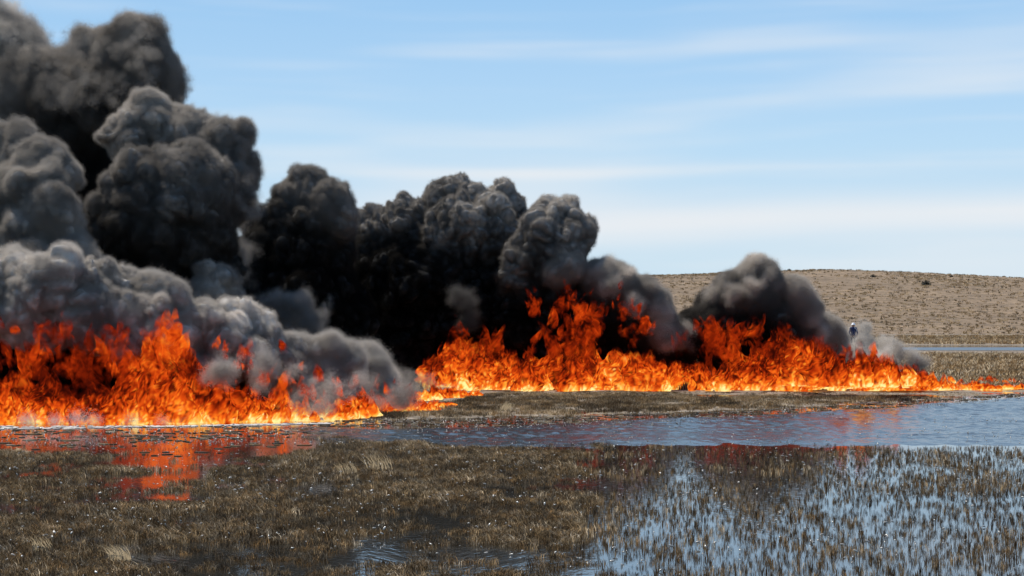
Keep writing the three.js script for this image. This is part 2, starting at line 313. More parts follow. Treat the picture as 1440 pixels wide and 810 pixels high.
// shrubs on the hill
function shrub(px, d, r, label) {
  seed = 700 + px;
  const x = (px - 720) / FOCAL * d, y = hillHeight(x, d), g = [];
  for (let i = 0; i < 150; i++) {
    const a = rnd() * 6.283, e = Math.asin(rnd()), q = r * (0.35 + 0.65 * rnd()), t = new THREE.CircleGeometry(r * 0.16 * (0.6 + rnd()), 4);
    t.rotateX(rnd() * 6.283); t.rotateY(rnd() * 6.283); t.translate(Math.cos(a) * Math.cos(e) * q * 1.2, Math.sin(e) * q * 1.1 + r * .15, Math.sin(a) * Math.cos(e) * q); g.push(t);
  }
  const o = base('shrub', new THREE.Vector3(x, y - 0.1, -d));
  put('foliage', mergeGeometries(g), new THREE.MeshStandardMaterial({ color: new THREE.Color(.045, .042, .03), roughness: 1 }), o);
  const st = []; for (let i = 0; i < 5; i++) { const c = new THREE.CylinderGeometry(r * .02, r * .05, r, 5); c.translate(0, r * .45, 0); c.rotateZ((rnd() - .5) * 1.2); c.rotateY(rnd() * 6.28); st.push(c); }
  put('stem', mergeGeometries(st), new THREE.MeshStandardMaterial({ color: new THREE.Color(.08, .06, .045), roughness: 1 }), o);
  tag(o, label, 'shrub', 'shrubs on the hill');
}
shrub(1303, 560, 1.3, 'dark round shrub in the middle of the hillside, right of the smoke');
shrub(1110, 664, .7, 'tiny dark shrub standing on the skyline of the hill');
shrub(1228, 590, .8, 'low dark shrub on the slope left of the round shrub');
shrub(1338, 600, 0.6, 'small dark shrub upslope and right of the round shrub');
shrub(975, 655, .55, 'small dark shrub near the skyline left of the small smoke column');
shrub(1412, 640, .55, 'small dark shrub high on the slope at the right edge');

// ---------------------------------------------------------------- smoke
const spheres = new Map();
function sphereOf(detail) {
  if (!spheres.has(detail)) { const g = new THREE.IcosahedronGeometry(1, detail); g.deleteAttribute('uv'); g.deleteAttribute('normal'); g.rotateX(0.371); g.rotateY(1.137); spheres.set(detail, mergeVertices(g, 1.7e-3)); }
  return spheres.get(detail);
}
const puffOf = (count, size, sd) => {                                 // a soft puff of soot: many tiny flakes, denser towards its middle
  seed = sd;
  const p = [], n = [];
  for (let i = 0; i < count; i++) {
    const c = new THREE.Vector3(gauss(), gauss(), gauss()).multiplyScalar(0.75), a = new THREE.Vector3(gauss(), gauss(), gauss()).normalize(), b = new THREE.Vector3(gauss(), gauss(), gauss()).cross(a).normalize(), k = size * (0.67 + 0.66 * rnd());
    const m = a.clone().cross(b);
    for (const t of [0, 2.1, 4.2]) { const v = c.clone().addScaledVector(a, Math.cos(t) * k).addScaledVector(b, Math.sin(t) * k); p.push(v.x, v.y, v.z); n.push(m.x, m.y, m.z); }
  }
  return new THREE.BufferGeometry().setAttribute('position', new THREE.Float32BufferAttribute(p, 3)).setAttribute('normal', new THREE.Float32BufferAttribute(n, 3));
};
const coarsePuff = puffOf(150, 0.067, 55), finePuff = puffOf(1000, 0.025, 56);
const smokeSkin = new THREE.MeshStandardMaterial({ color: 0xffffff, vertexColors: true, roughness: 1 });
const sootFlake = new THREE.MeshPhysicalMaterial({ color: 0xffffff, roughness: 1, transmission: 0.5, thickness: 0, specularIntensity: 0 });
function largestPiece(index, n) {                                     // keeps the triangles of the largest connected piece
  const up = new Int32Array(n).map((_, i) => i), find = (a) => { while (up[a] !== a) { up[a] = up[up[a]]; a = up[a]; } return a; };
  for (let i = 0; i < index.length; i += 3) { const a = find(index[i]); up[find(index[i + 1])] = a; up[find(index[i + 2])] = a; }
  const size = new Int32Array(n); let best = 0;
  for (let i = 0; i < index.length; i += 3) { const a = find(index[i]); if (++size[a] > size[best]) best = a; }
  let k = 0;
  for (let i = 0; i < index.length; i += 3) if (find(index[i]) === best) { index[k] = index[i]; index[k + 1] = index[i + 1]; index[k + 2] = index[i + 2]; k += 3; }
  index.length = k;
}
const lump = (x, y, z) => 0.34 - worley(x, y, z);
// rows: [x, y, radius in the photograph's pixels, distance, tone 0..1 (soot grey, with lit tops and edges painted paler), softness 0..1 (1 = no firm surface at all)]
function smokeColumn(name, label, rows, s, warm = 0, blur = 0, thick = 1, flat = 1, grain = 1) {
  seed = s;
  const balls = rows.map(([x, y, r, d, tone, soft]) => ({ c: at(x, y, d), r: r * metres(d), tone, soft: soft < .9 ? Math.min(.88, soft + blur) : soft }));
  for (const b of balls.slice()) if (b.soft < .9) for (let k = 0; k < 3; k++) {          // smaller billows breaking out of the big ones
    const dir = new THREE.Vector3(gauss(), gauss() + .25, gauss() + .35).normalize(), r = b.r * (0.3 + 0.22 * rnd());
    balls.push({ c: b.c.clone().addScaledVector(dir, b.r * 0.8), r, tone: b.tone * (0.85 + 0.3 * rnd()), soft: clamp(b.soft * (0.6 + 0.8 * rnd()), 0, .85) });
  }
  const o = base(name, new THREE.Vector3(balls[0].c.x, 0, balls[0].c.z));
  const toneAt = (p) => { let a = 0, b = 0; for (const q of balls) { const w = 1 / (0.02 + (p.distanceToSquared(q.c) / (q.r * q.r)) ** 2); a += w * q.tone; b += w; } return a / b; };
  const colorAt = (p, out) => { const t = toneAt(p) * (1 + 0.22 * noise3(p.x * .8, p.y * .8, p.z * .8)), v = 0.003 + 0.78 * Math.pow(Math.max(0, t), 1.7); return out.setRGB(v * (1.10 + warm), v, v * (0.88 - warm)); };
  const c = new THREE.Color(), p = new THREE.Vector3(), n = new THREE.Vector3(), puffs = [];
  for (const b of balls) {
    const detail = clamp(Math.round(Math.sqrt(4 * Math.PI * b.r * b.r / (0.0145 + 0.007 * b.soft) / 20)), 8, 42), firm = b.soft < 0.9;
    const src = sphereOf(detail), pos = Float32Array.from(src.attributes.position.array), col = new Float32Array(pos.length), off = s * 3.7;
    const axis = new THREE.Vector3(-.45 + gauss() * .7, .8 + gauss() * .4, gauss() * .6).normalize(), long = 0.38 * rnd(), fine = 1 - 0.85 * clamp(b.soft), rim = (0.02 + 0.26 * b.soft) * Math.min(b.r, 2.2);
    for (let i = 0; i < pos.length; i += 3) {
      n.set(pos[i], pos[i + 1], pos[i + 2]);
      p.copy(n).multiplyScalar(b.r * (1 - .3 * long)).addScaledVector(axis, n.dot(axis) * b.r * long).add(b.c);
      const wx = p.x + 0.8 * noise3(p.x * .7, p.y * .7, p.z * .7 + off), wy = p.y + 0.8 * noise3(p.x * .7 + 31, p.y * .7, p.z * .7), wz = p.z + 0.8 * noise3(p.x * .7, p.y * .7 + 57, p.z * .7);
      const L = Math.max(1.4, b.r * 0.8), ds = grain * clamp(1.12 - 1.7 * b.soft, .12, 1);
      let h = 0.66 * L * lump(wx / L, wy / L, wz / L) + 0.28 * L * lump(wx / L * 2 + 7, wy / L * 2, wz / L * 2) + 0.70 * 0.9 * lump(wx / 0.9, wy / 0.9, wz / 0.9) * ds;
      const qx = wx + 0.12 * noise3(wx * 2.6, wy * 2.6, wz * 2.6), qy = wy + 0.12 * noise3(wx * 2.6 + 9, wy * 2.6, wz * 2.6);
      h += ds * (0.6 * 0.42 * lump(qx / 0.42 + 5, qy / 0.42, wz / 0.42) + 0.55 * 0.2 * lump(qx / 0.2, qy / 0.2 + 9, wz / 0.2)) + fine * 0.03 * noise3(qx * 9, qy * 9, wz * 9);
      p.addScaledVector(n, clamp(h, -0.45 * b.r, 0.4 * b.r) - 0.5 * rim);
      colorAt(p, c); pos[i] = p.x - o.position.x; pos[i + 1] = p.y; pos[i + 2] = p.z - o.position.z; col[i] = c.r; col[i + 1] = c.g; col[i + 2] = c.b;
    }
    if (firm) {
      const g = new THREE.BufferGeometry().setAttribute('position', new THREE.BufferAttribute(pos, 3)).setAttribute('color', new THREE.BufferAttribute(col, 3));
      const keep = [], under = new Uint8Array(pos.length / 3);                            // what lies deep inside another billow is left out
      for (let i = 0; i < under.length; i++) { p.set(pos[3 * i] + o.position.x, pos[3 * i + 1], pos[3 * i + 2] + o.position.z); for (const q of balls) if (q !== b && q.soft < .9 && p.distanceToSquared(q.c) < (0.5 * q.r) ** 2) { under[i] = 1; break; } }
      const si = src.index.array; for (let i = 0; i < si.length; i += 3) if (!(under[si[i]] && under[si[i + 1]] && under[si[i + 2]])) keep.push(si[i], si[i + 1], si[i + 2]);
      largestPiece(keep, under.length);
      if (keep.length < Math.max(120, 0.22 * si.length)) continue;
      const at_ = new Int32Array(under.length).fill(-1), p2 = [], c2 = [];                // only the points in use
      for (let i = 0; i < keep.length; i++) { const v = keep[i]; if (at_[v] < 0) { at_[v] = p2.length / 3; for (let e = 0; e < 3; e++) { p2.push(pos[3 * v + e]); c2.push(col[3 * v + e]); } } keep[i] = at_[v]; }
      g.setAttribute('position', new THREE.Float32BufferAttribute(p2, 3)); g.setAttribute('color', new THREE.Float32BufferAttribute(c2, 3));
      g.setIndex(keep); g.computeVertexNormals();
      put('billow', g, smokeSkin, o);
    }
    // the soft rim round it
    const count = Math.round(b.r * b.r * (firm ? 1500 : 5200 * thick));
    for (let k = 0; k < count; k++) {
      const i = 3 * Math.floor(rnd() * pos.length / 3);
      p.set(pos[i] + o.position.x, pos[i + 1], pos[i + 2] + o.position.z);
      n.copy(p).sub(b.c);
      const dist = n.length(); n.divideScalar(dist);
      const reach = firm ? dist + (-Math.log(1 - 0.88 * rnd())) * rim * (0.6 + 0.9 * Math.max(0, noise3(pos[i] * 1.3, pos[i + 1] * 1.3, pos[i + 2] * 1.3 + 40) + .3)) : dist * Math.pow(rnd(), 0.45) * 1.15;
      p.copy(b.c).addScaledVector(n, reach);
      if (!firm) {                                                    // no surface: thinning out to nothing, torn by the wind
        p.set(b.c.x + gauss() * b.r * .7, b.c.y + gauss() * b.r * .7 * flat, b.c.z + gauss() * b.r * .7);
        for (let q = 0, f = 0.8 / b.r, e = 0.55 * b.r; q < 3; q++, f *= 2.1, e *= 0.55) { const X = p.x, Y = p.y, Z = p.z; p.x += e * 1.2 * noise3(X * f, Y * f, Z * f + s); p.y += e * flat * noise3(X * f + 40, Y * f, Z * f); p.z += e * noise3(X * f, Y * f + 70, Z * f); }
      }
      if (firm && (p.x - b.c.x) * b.c.x + (p.y - b.c.y) * (b.c.y - EYE) + (p.z - b.c.z) * b.c.z > 0.4 * b.r * Math.hypot(b.c.x, b.c.z)) continue;
      let inside = false;
      for (const q of balls) if (q !== b && q.soft < 0.9 && p.distanceToSquared(q.c) < (0.8 * q.r) ** 2) { inside = true; break; }
      if (inside || p.y < 0.1) continue;
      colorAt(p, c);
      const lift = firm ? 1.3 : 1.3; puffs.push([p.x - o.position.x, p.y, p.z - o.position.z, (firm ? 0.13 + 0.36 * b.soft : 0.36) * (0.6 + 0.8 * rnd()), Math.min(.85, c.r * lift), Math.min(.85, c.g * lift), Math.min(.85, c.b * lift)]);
    }
  }
  for (const [geometry, list] of [[coarsePuff, puffs.filter((q) => q[3] < 0.17)], [finePuff, puffs.filter((q) => q[3] >= 0.17)]]) {
    if (!list.length) continue;
    const im = new THREE.InstancedMesh(geometry, sootFlake, list.length);
    im.name = 'thin_smoke'; im.castShadow = im.receiveShadow = true; im.userData.kind = 'stuff';
    list.forEach((q, i) => { dummy.position.set(q[0], q[1], q[2]); dummy.rotation.set(rnd() * 6.283, rnd() * 6.283, rnd() * 6.283); dummy.scale.setScalar(q[3]); dummy.updateMatrix(); im.setMatrixAt(i, dummy.matrix); im.setColorAt(i, c.setRGB(q[4], q[5], q[6])); });
    o.add(im);
  }
  return tag(o, label, 'smoke');
}
smokeColumn('smoke_column', 'hazy bluish grey smoke rising along the upper left edge', [
  [-25, 85, 62, 124, .6, .75], [15, 80, 40, 124, .6, .85], [-10, 45, 32, 124, .6, .9], [40, 115, 38, 124, .62, .75], [-10, 160, 62, 124, .62, .7], [25, 150, 45, 123, .7, .6], [-30, 230, 75, 124, .5, .5],
], 1, 0, .1, .03, 1, .4);
smokeColumn('smoke_column', 'tallest dark column with a rounded tower at its top, upper left', [
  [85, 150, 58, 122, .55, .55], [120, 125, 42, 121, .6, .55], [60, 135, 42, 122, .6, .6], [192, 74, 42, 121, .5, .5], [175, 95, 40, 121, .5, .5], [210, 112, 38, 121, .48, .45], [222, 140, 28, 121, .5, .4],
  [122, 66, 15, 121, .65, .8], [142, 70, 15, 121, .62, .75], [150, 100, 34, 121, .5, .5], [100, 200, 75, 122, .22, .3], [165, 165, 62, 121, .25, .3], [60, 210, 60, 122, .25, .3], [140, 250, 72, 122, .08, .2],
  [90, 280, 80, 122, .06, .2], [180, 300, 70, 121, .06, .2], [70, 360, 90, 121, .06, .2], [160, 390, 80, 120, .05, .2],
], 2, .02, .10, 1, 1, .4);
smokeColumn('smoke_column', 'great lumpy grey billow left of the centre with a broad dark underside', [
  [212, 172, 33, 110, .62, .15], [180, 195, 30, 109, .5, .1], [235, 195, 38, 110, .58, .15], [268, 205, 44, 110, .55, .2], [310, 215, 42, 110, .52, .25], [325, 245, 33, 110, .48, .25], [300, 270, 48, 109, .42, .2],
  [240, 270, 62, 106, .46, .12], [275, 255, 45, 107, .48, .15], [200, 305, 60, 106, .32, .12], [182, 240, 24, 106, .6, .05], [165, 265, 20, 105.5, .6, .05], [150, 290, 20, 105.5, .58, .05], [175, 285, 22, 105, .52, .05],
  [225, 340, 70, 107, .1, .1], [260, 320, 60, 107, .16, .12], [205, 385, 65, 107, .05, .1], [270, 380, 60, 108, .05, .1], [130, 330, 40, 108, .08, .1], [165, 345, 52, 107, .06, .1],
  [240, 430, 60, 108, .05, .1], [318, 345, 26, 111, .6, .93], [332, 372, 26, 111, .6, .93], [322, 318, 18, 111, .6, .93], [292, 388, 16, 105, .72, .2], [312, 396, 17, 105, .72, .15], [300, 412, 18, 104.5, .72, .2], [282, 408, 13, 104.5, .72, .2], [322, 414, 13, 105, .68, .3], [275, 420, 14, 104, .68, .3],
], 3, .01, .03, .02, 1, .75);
smokeColumn('smoke_column', 'greyish brown billows stacked up in front at the left edge', [
  [58, 232, 34, 100, .62, .2], [22, 225, 36, 101, .6, .25], [85, 250, 26, 100, .62, .15], [45, 275, 46, 99, .6, .2], [10, 285, 48, 100, .5, .2], [75, 300, 34, 98, .58, .2], [60, 335, 40, 98, .58, .2],
  [-10, 340, 52, 100, .22, .2], [15, 375, 46, 98, .35, .2], [95, 345, 26, 97.5, .6, .2], [105, 375, 34, 97, .55, .2], [60, 385, 44, 97, .55, .25], [130, 385, 26, 97, .62, .3], [0, 410, 44, 96, .6, .3],
].map((q) => [q[0], q[1], q[2], q[3], q[4] * .86, q[5]]), 4, .015, .05, 1, 1, .55);
{
  seed = 505;
  const top = [[-20, 372], [60, 365], [130, 376], [190, 388], [235, 402], [280, 420], [340, 442], [380, 466], [420, 470], [460, 486], [500, 492], [560, 522], [610, 545], [640, 555]];
  const bottom = [[-20, 465], [100, 465], [150, 500], [200, 480], [300, 520], [400, 552], [500, 566], [600, 562], [640, 560]], far = [[-20, 93], [300, 95.5], [450, 98.5], [560, 103], [640, 109]], rows = [];
  for (let i = 0; i < 92; i++) {
    const x = mix(-30, 548, (i + rnd()) / 92), T = lerpTable(top, x) + 26 * (rnd() - .5), B = lerpTable(bottom, x), r = clamp((B - T) * (0.2 + 0.26 * rnd()) * mix(1, .62, smooth(400, 560, x)), 7, 38), y = mix(T + r * 0.8, B - r * 0.3, Math.pow(rnd(), 1.4));
    rows.push([x, y, r, lerpTable(far, x) + gauss() * 1.3, 0.50 + 0.22 * rnd() - .05 * smooth(T, B, y), mix(0.04 + 0.16 * rnd(), 0.4 + .35 * rnd(), smooth(380, 560, x))]);
  }
  smokeColumn('smoke_bank', 'mid grey smoke bank rolling low over the left fire', rows, 5, 0, 0, .03, 1, 1.15);
  const veil = [];
  for (let i = 0; i < 20; i++) { const x = mix(310, 575, rnd()), T = lerpTable(top, x), B = lerpTable([[290, 530], [450, 572], [640, 562]], x); veil.push([x, mix(T + 15, B, 0.35 + .65 * rnd()), 8 + 14 * rnd(), lerpTable([[290, 87], [450, 88], [560, 94], [640, 104]], x), 0.5 + .12 * rnd(), .93]); }
  veil.push([556, 530, 18, 112, .5, .93], [578, 538, 17, 113, .5, .93], [600, 544, 14, 114, .5, .93], [622, 549, 11, 115, .5, .93], [640, 551, 8, 116, .5, .93]);
  smokeColumn('smoke_wisp', 'thin grey smoke veiling the flames at the right end of the left fire', veil, 15, 0, 0, .012);
}
smokeColumn('smoke_bank', 'black sooty smoke hanging close behind the flames at the lower left', [
  [20, 470, 56, 96, .06, .2], [80, 480, 60, 96, .05, .2], [140, 490, 50, 96, .05, .2], [-10, 520, 60, 96, .05, .2], [50, 540, 56, 96, .05, .2], [120, 540, 60, 96, .05, .2], [190, 520, 46, 96.5, .07, .2], [200, 560, 50, 97, .06, .2], [290, 550, 45, 98, .2, .2], [370, 555, 40, 99, .3, .3], [450, 562, 30, 102, .4, .4],
], 6);
smokeColumn('smoke_wisp', 'pale blue-grey veil of smoke hanging before the black column, left of the centre', [
  [402, 440, 30, 108, .8, .95], [425, 455, 28, 108, .76, .95], [440, 478, 26, 108, .74, .95], [380, 430, 20, 108, .8, .95], [415, 425, 18, 108, .8, .95],
].map((q) => [q[0], q[1], q[2], q[3], q[4] * .56, q[5]]), 7, -.05, 0, .02);
smokeColumn('smoke_column', 'dark twin-headed column between the great billow and the central mass', [
  [430, 267, 27, 120, .5, .15], [412, 285, 24, 120, .46, .12], [450, 280, 22, 120, .5, .15], [466, 288, 28, 119.5, .5, .18], [470, 305, 27, 119.5, .46, .15], [405, 315, 36, 120, .25, .12], [440, 320, 38, 120, .22, .12], [366, 322, 18, 121, .42, .25],
  [385, 350, 42, 120, .08, .12], [425, 370, 52, 120, .05, .12], [370, 400, 52, 120, .05, .12], [420, 430, 56, 119, .04, .12], [360, 440, 50, 119, .05, .12], [465, 345, 30, 121, .12, .12], [460, 400, 40, 121, .05, .12], [470, 450, 45, 121, .05, .12],
], 8, .01, .03, 1, 1, .7);
smokeColumn('smoke_column', 'broad black central column capped with tight cauliflower heads', [
  [566, 289, 13, 131, .55, .05], [548, 292, 8, 131, .55, .05], [540, 318, 26, 131, .5, .02], [515, 318, 18, 131.5, .5, .05], [500, 335, 20, 132, .55, .1], [492, 362, 18, 132, .62, .1], [480, 382, 12, 129, .85, .15], [474, 395, 9, 129, .85, .2], [468, 408, 8, 128.5, .85, .2], [453, 430, 9, 117.5, .8, .3], [446, 446, 8, 117.5, .75, .35],  [562, 315, 22, 130, .48, .02],  // the palest small billows paint the lit streak down the left edge
  [596, 308, 24, 131, .42, .02], [618, 282, 23, 131, .5, .02], [645, 278, 26, 131, .52, .02], [672, 288, 24, 131, .5, .02], [706, 275, 17, 131.5, .52, .02], [718, 292, 18, 131.5, .5, .02], [635, 305, 30, 129.5, .46, .02], [690, 305, 26, 129.5, .5, .02], [660, 322, 30, 128.5, .52, .02], [625, 330, 26, 128.5, .48, .02],
  [705, 325, 25, 129, .5, .02], [722, 335, 18, 129.5, .46, .02], [738, 310, 12, 131, .15, .02], [690, 345, 28, 129, .3, .02], [640, 350, 40, 129.5, .16, .02], [590, 345, 36, 130.5, .16, .02], [545, 355, 40, 131.5, .12, .05], [700, 370, 40, 130, .06, .05],
  [610, 395, 70, 130.5, .03, .08], [545, 405, 58, 131.5, .03, .08], [670, 410, 60, 130.5, .03, .08], [515, 440, 48, 131.5, .03, .1], [580, 455, 62, 130.5, .03, .1], [650, 460, 58, 130.5, .03, .1], [530, 490, 44, 131, .05, .15], [590, 505, 44, 131, .05, .15], [650, 500, 44, 132, .04, .15], [700, 470, 50, 132, .03, .15],
].map((q) => [q[0], q[1], q[2], q[3], q[4] * (q[4] > .25 ? 1.0 : 1), q[5]]), 9, .01, .02, 1, 1, 1.1);
smokeColumn('smoke_wisp', 'small pale wisp drifting before the central black column', [[652, 418, 14, 124, .8, .95], [668, 440, 12, 124, .7, .95], [660, 455, 12, 124, .6, .92], [640, 410, 9, 124, .75, .92]].map((q) => [q[0], q[1], q[2] * 1.3, q[3], q[4] * .32, q[5]]), 10, -.03, 0, .012);
smokeColumn('smoke_column', 'right shoulder column with a bright left edge, leaning away from the central mass', [
  [772, 298, 20, 127, .55, .05], [792, 308, 25, 127, .52, .08], [808, 328, 25, 127, .5, .1], [765, 325, 28, 126, .5, .05], [790, 340, 28, 126, .42, .05], [806, 355, 20, 126.5, .42, .08], [745, 358, 28, 126, .3, .05], [775, 372, 34, 126, .14, .08], [728, 385, 22, 126, .42, .08], [716, 405, 15, 126.5, .4, .1], [795, 372, 22, 125, .62, .2], [782, 384, 14, 124.5, .68, .3],  // paler tones at the left edge paint its lit strip
  [740, 410, 38, 127, .05, .1], [780, 425, 46, 127, .03, .1], [735, 460, 48, 128, .03, .1], [790, 475, 48, 128, .03, .1], [835, 392, 20, 126, .6, .35], [855, 388, 20, 126, .62, .45], [878, 405, 22, 126, .6, .45], [900, 420, 24, 126, .56, .5], [850, 415, 30, 127, .3, .25], [922, 438, 20, 126, .58, .55], [930, 462, 18, 126, .56, .6],
  [870, 440, 34, 127, .07, .2], [905, 460, 28, 127, .12, .3], [840, 455, 42, 127.5, .03, .15], [890, 485, 34, 128, .05, .2], [845, 500, 40, 128, .04, .15], [930, 490, 22, 128, .12, .4],
].map((q) => [q[0], q[1], q[2], q[3], q[4] * (q[4] > .25 ? 1.05 : 1), q[5]]), 11, .01, .02);
smokeColumn('smoke_column', 'small separate column with a ragged grey top, in front of the hill', [
  [1064, 372, 11, 127, .7, .4], [1058, 384, 13, 127, .66, .4], [1048, 396, 16, 127, .6, .4], [1075, 398, 18, 127, .62, .55], [1026, 408, 16, 127, .52, .45], [1008, 426, 17, 127, .45, .45], [1045, 418, 28, 126.5, .4, .35], [1078, 420, 25, 127, .45, .4], [1122, 410, 17, 126.5, .74, .5], [1128, 432, 20, 127, .58, .6], [1112, 440, 22, 127, .45, .45],
  [1000, 450, 26, 127, .2, .35], [1040, 450, 34, 127, .05, .25], [1085, 452, 32, 127, .06, .25], [975, 472, 24, 127.5, .08, .35], [962, 462, 12, 127, .35, .6], [1015, 482, 34, 128, .04, .2], [1065, 488, 36, 128, .04, .2], [1115, 470, 26, 127.5, .3, .4], [1105, 495, 30, 128.5, .08, .3], [950, 495, 24, 128.5, .06, .35],
  [1148, 462, 20, 128, .66, .75], [1160, 485, 22, 129, .66, .8], [1135, 495, 22, 129, .5, .7],
].map((q) => [q[0], q[1], q[2], q[3], q[4] * (q[1] < 445 ? 1.05 : 1), q[5]]), 12, .02, 0, 1, 1, .6);
smokeColumn('smoke_wisp', 'ragged grey fringe of smoke round the small separate column', [
  [1060, 368, 9, 126, .6, .93], [1046, 380, 11, 126, .6, .93], [1078, 386, 11, 126, .6, .93], [1022, 396, 12, 126, .58, .93], [1004, 412, 11, 126, .55, .93], [1095, 402, 9, 126, .58, .93], [1126, 402, 13, 126, .6, .93], [1140, 425, 13, 126, .6, .93], [1143, 448, 14, 126, .6, .93], [1152, 470, 15, 127, .6, .93], [1060, 400, 14, 125, .6, .93], [1030, 415, 12, 125, .55, .93], [968, 462, 10, 126, .55, .93], [960, 478, 10, 126, .5, .93],
], 16, .02, 0, .03);
smokeColumn('smoke_wisp', 'light grey fringe of smoke along the right side of the shoulder column', [
  [835, 383, 13, 125, .62, .93], [858, 376, 13, 125, .62, .93], [882, 392, 14, 125, .62, .93], [905, 408, 15, 125, .62, .93], [925, 428, 15, 125, .62, .93], [938, 452, 14, 125, .62, .93], [940, 475, 13, 125, .6, .93], [860, 400, 14, 124, .6, .93], [895, 425, 13, 124, .58, .93],
], 17, .02, 0, .03);
smokeColumn('smoke_wisp', 'thin grey smoke drifting over the low right end of the fire', [
  [1180, 478, 22, 137, .72, .93], [1208, 482, 24, 138, .7, .93], [1235, 490, 22, 137, .72, .93], [1180, 502, 20, 130, .66, .93], [1208, 505, 18, 130, .66, .93], [1196, 492, 12, 131, .7, .93], [1212, 496, 12, 131, .7, .93], [1206, 497, 12, 131, .7, .93], [1206, 481, 9, 131, .66, .93], [1258, 505, 20, 130, .72, .93], [1280, 512, 15, 130, .66, .93], [1230, 512, 22, 130, .68, .93], [1295, 518, 12, 130, .5, .92],
].map((q) => [q[0], q[1], q[2], q[3], q[4], Math.max(q[5], .91)]), 13, 0, 0, .028);

{
  seed = 606;
  const rows = [];
  for (let i = 0; i < 46; i++) { const y = mix(60, 420, rnd()), x = mix(-20, mix(200, 340, smooth(60, 300, y)), rnd()); if (x > 40 && x < 230 && y > 130 && y < 300) continue; rows.push([x, y, 20 + 26 * rnd(), mix(118, 99, clamp((y - 60) / 340) * rnd()), .30 + .2 * rnd(), .93]); }
  smokeColumn('smoke_wisp', 'thin torn haze drifting between the big billows on the left', rows, 18, 0, 0, .004);
}
// ---------------------------------------------------------------- fire
const flameStuff = new THREE.MeshBasicMaterial({ vertexColors: true, transparent: true, side: THREE.DoubleSide });
flameStuff.name = 'flame';
const ramp = [[0, .02, .002, .001], [.18, .10, .006, .001], [.36, .30, .020, .002], [.52, .56, .055, .004], [.68, .74, .112, .007], [.84, .82, .235, .016], [1, .90, .43, .06], [1.15, 1.0, .72, .28]];
function heat(t, out) { let k = 0; while (k < ramp.length - 2 && t > ramp[k + 1][0]) k++; const a = ramp[k], b = ramp[k + 1], f = clamp((t - a[0]) / (b[0] - a[0])); out[0] = mix(a[1], b[1], f); out[1] = mix(a[2], b[2], f); out[2] = mix(a[3], b[3], f); }
// a closed, ragged tongue of fire standing on p: height h, half width w, heat q
function flame(parent, p, h, w, q, lean, sd, thin = 0, tall = 0) {
  const cell = thin ? 0.115 : 0.085, nv = clamp(Math.round(h / cell), 8, 56), nu = clamp(Math.round(w * 5.2 / cell), 10, 56), pos = [], col = [], idx = [], c = [0, 0, 0];
  for (let j = 0; j <= nv; j++) for (let i = 0; i <= nu; i++) {
    const v = j / nv, a = i / nu * 6.28318, y = v * h;
    const cx = lean * h * v * v + 0.22 * w * noise3(sd, y * 0.9, 2) * v * 2, cz = 0.25 * w * noise3(sd + 9, y * 0.9, 5) * v * 2;
    const prof = Math.pow(1 - v, 0.62) * (0.72 + 0.5 * Math.sin(Math.min(1, v * 1.7) * 2.6)) + 0.002;
    let x = cx + Math.cos(a) * w * prof, z = cz + Math.sin(a) * w * prof * 0.8;
    const n1 = noise3(x * 1.7 + sd, y * 1.2 - sd, z * 1.7), n2 = noise3(x * 4.2 - sd, y * 3, z * 4.2 + sd);
    const k = (i === nu ? 0 : 1) * 0 + 1, r = 1 + k * (0.42 * n1 + 0.22 * n2);
    x = cx + (x - cx) * r; z = cz + (z - cz) * r;
    const Y = y + 0.25 * w * n1 * (v > 0.05 ? 1 : 0) * (1 - v * 0.3);
    const X = p.x + x, Z = p.z + z, YY = p.y + Y;
    const wx = X + 0.24 * noise3(X * 3, YY * 2, Z * 1.1), wy = YY + 0.3 * noise3(X * 3 + 11, YY * 2, Z * 1.1), wz = Z * 1.1;
    const ridge = 0.6 - Math.abs(noise3(wx * 6.6, wy * 4, wz * 1.4)) * 1.9 + 1.2 * noise3(wx * 12.5, wy * 8, wz * 2.4), broad = fbm(X * 1.0, YY * 0.8, Z * 0.45, 3);
    const up = tall ? clamp((YY - p.y) / tall, 0, 1.3) : 0.35 + 0.3 * v;
    const t = q + 0.09 - 0.72 * Math.pow(up, 0.85) * q + 0.30 * ridge + 0.50 * broad + 0.34 * Math.exp(-(YY - p.y) * 2.0) - 0.13;
    heat(clamp(thin ? q + 0.12 + (0.30 * ridge + 0.5 * broad) * (0.3 + q) : t, 0, 1.15), c);
    const ragged = noise3(wx * 2.6, wy * 1.6, wz) * 0.8 + noise3(wx * 6.2, wy * 4, wz * 1.4 + 5) * 0.7;
    let al = clamp(1.0 - 0.95 * smooth(0.35, 1.15, up) + 0.55 * ragged + 0.3 * broad) * smooth(1, 0.72, v) * 0.92;
    if (thin) al = clamp(0.56 - thin + 0.8 * ragged + .3 * broad) * smooth(0, .3, v) * smooth(1, .55, v);
    pos.push(x, Y, z); col.push(c[0], c[1], c[2], al);
  }
  for (let j = 0; j < nv; j++) for (let i = 0; i < nu; i++) { const A = j * (nu + 1) + i; idx.push(A, A + nu + 1, A + 1, A + 1, A + nu + 1, A + nu + 2); }
  const g = new THREE.BufferGeometry().setAttribute('position', new THREE.Float32BufferAttribute(pos, 3)).setAttribute('color', new THREE.Float32BufferAttribute(col, 4));
  g.setIndex(idx); g.computeVertexNormals();
  const m = new THREE.Mesh(g, flameStuff); m.name = 'flame'; m.position.copy(p).sub(parent.position); parent.add(m);
}
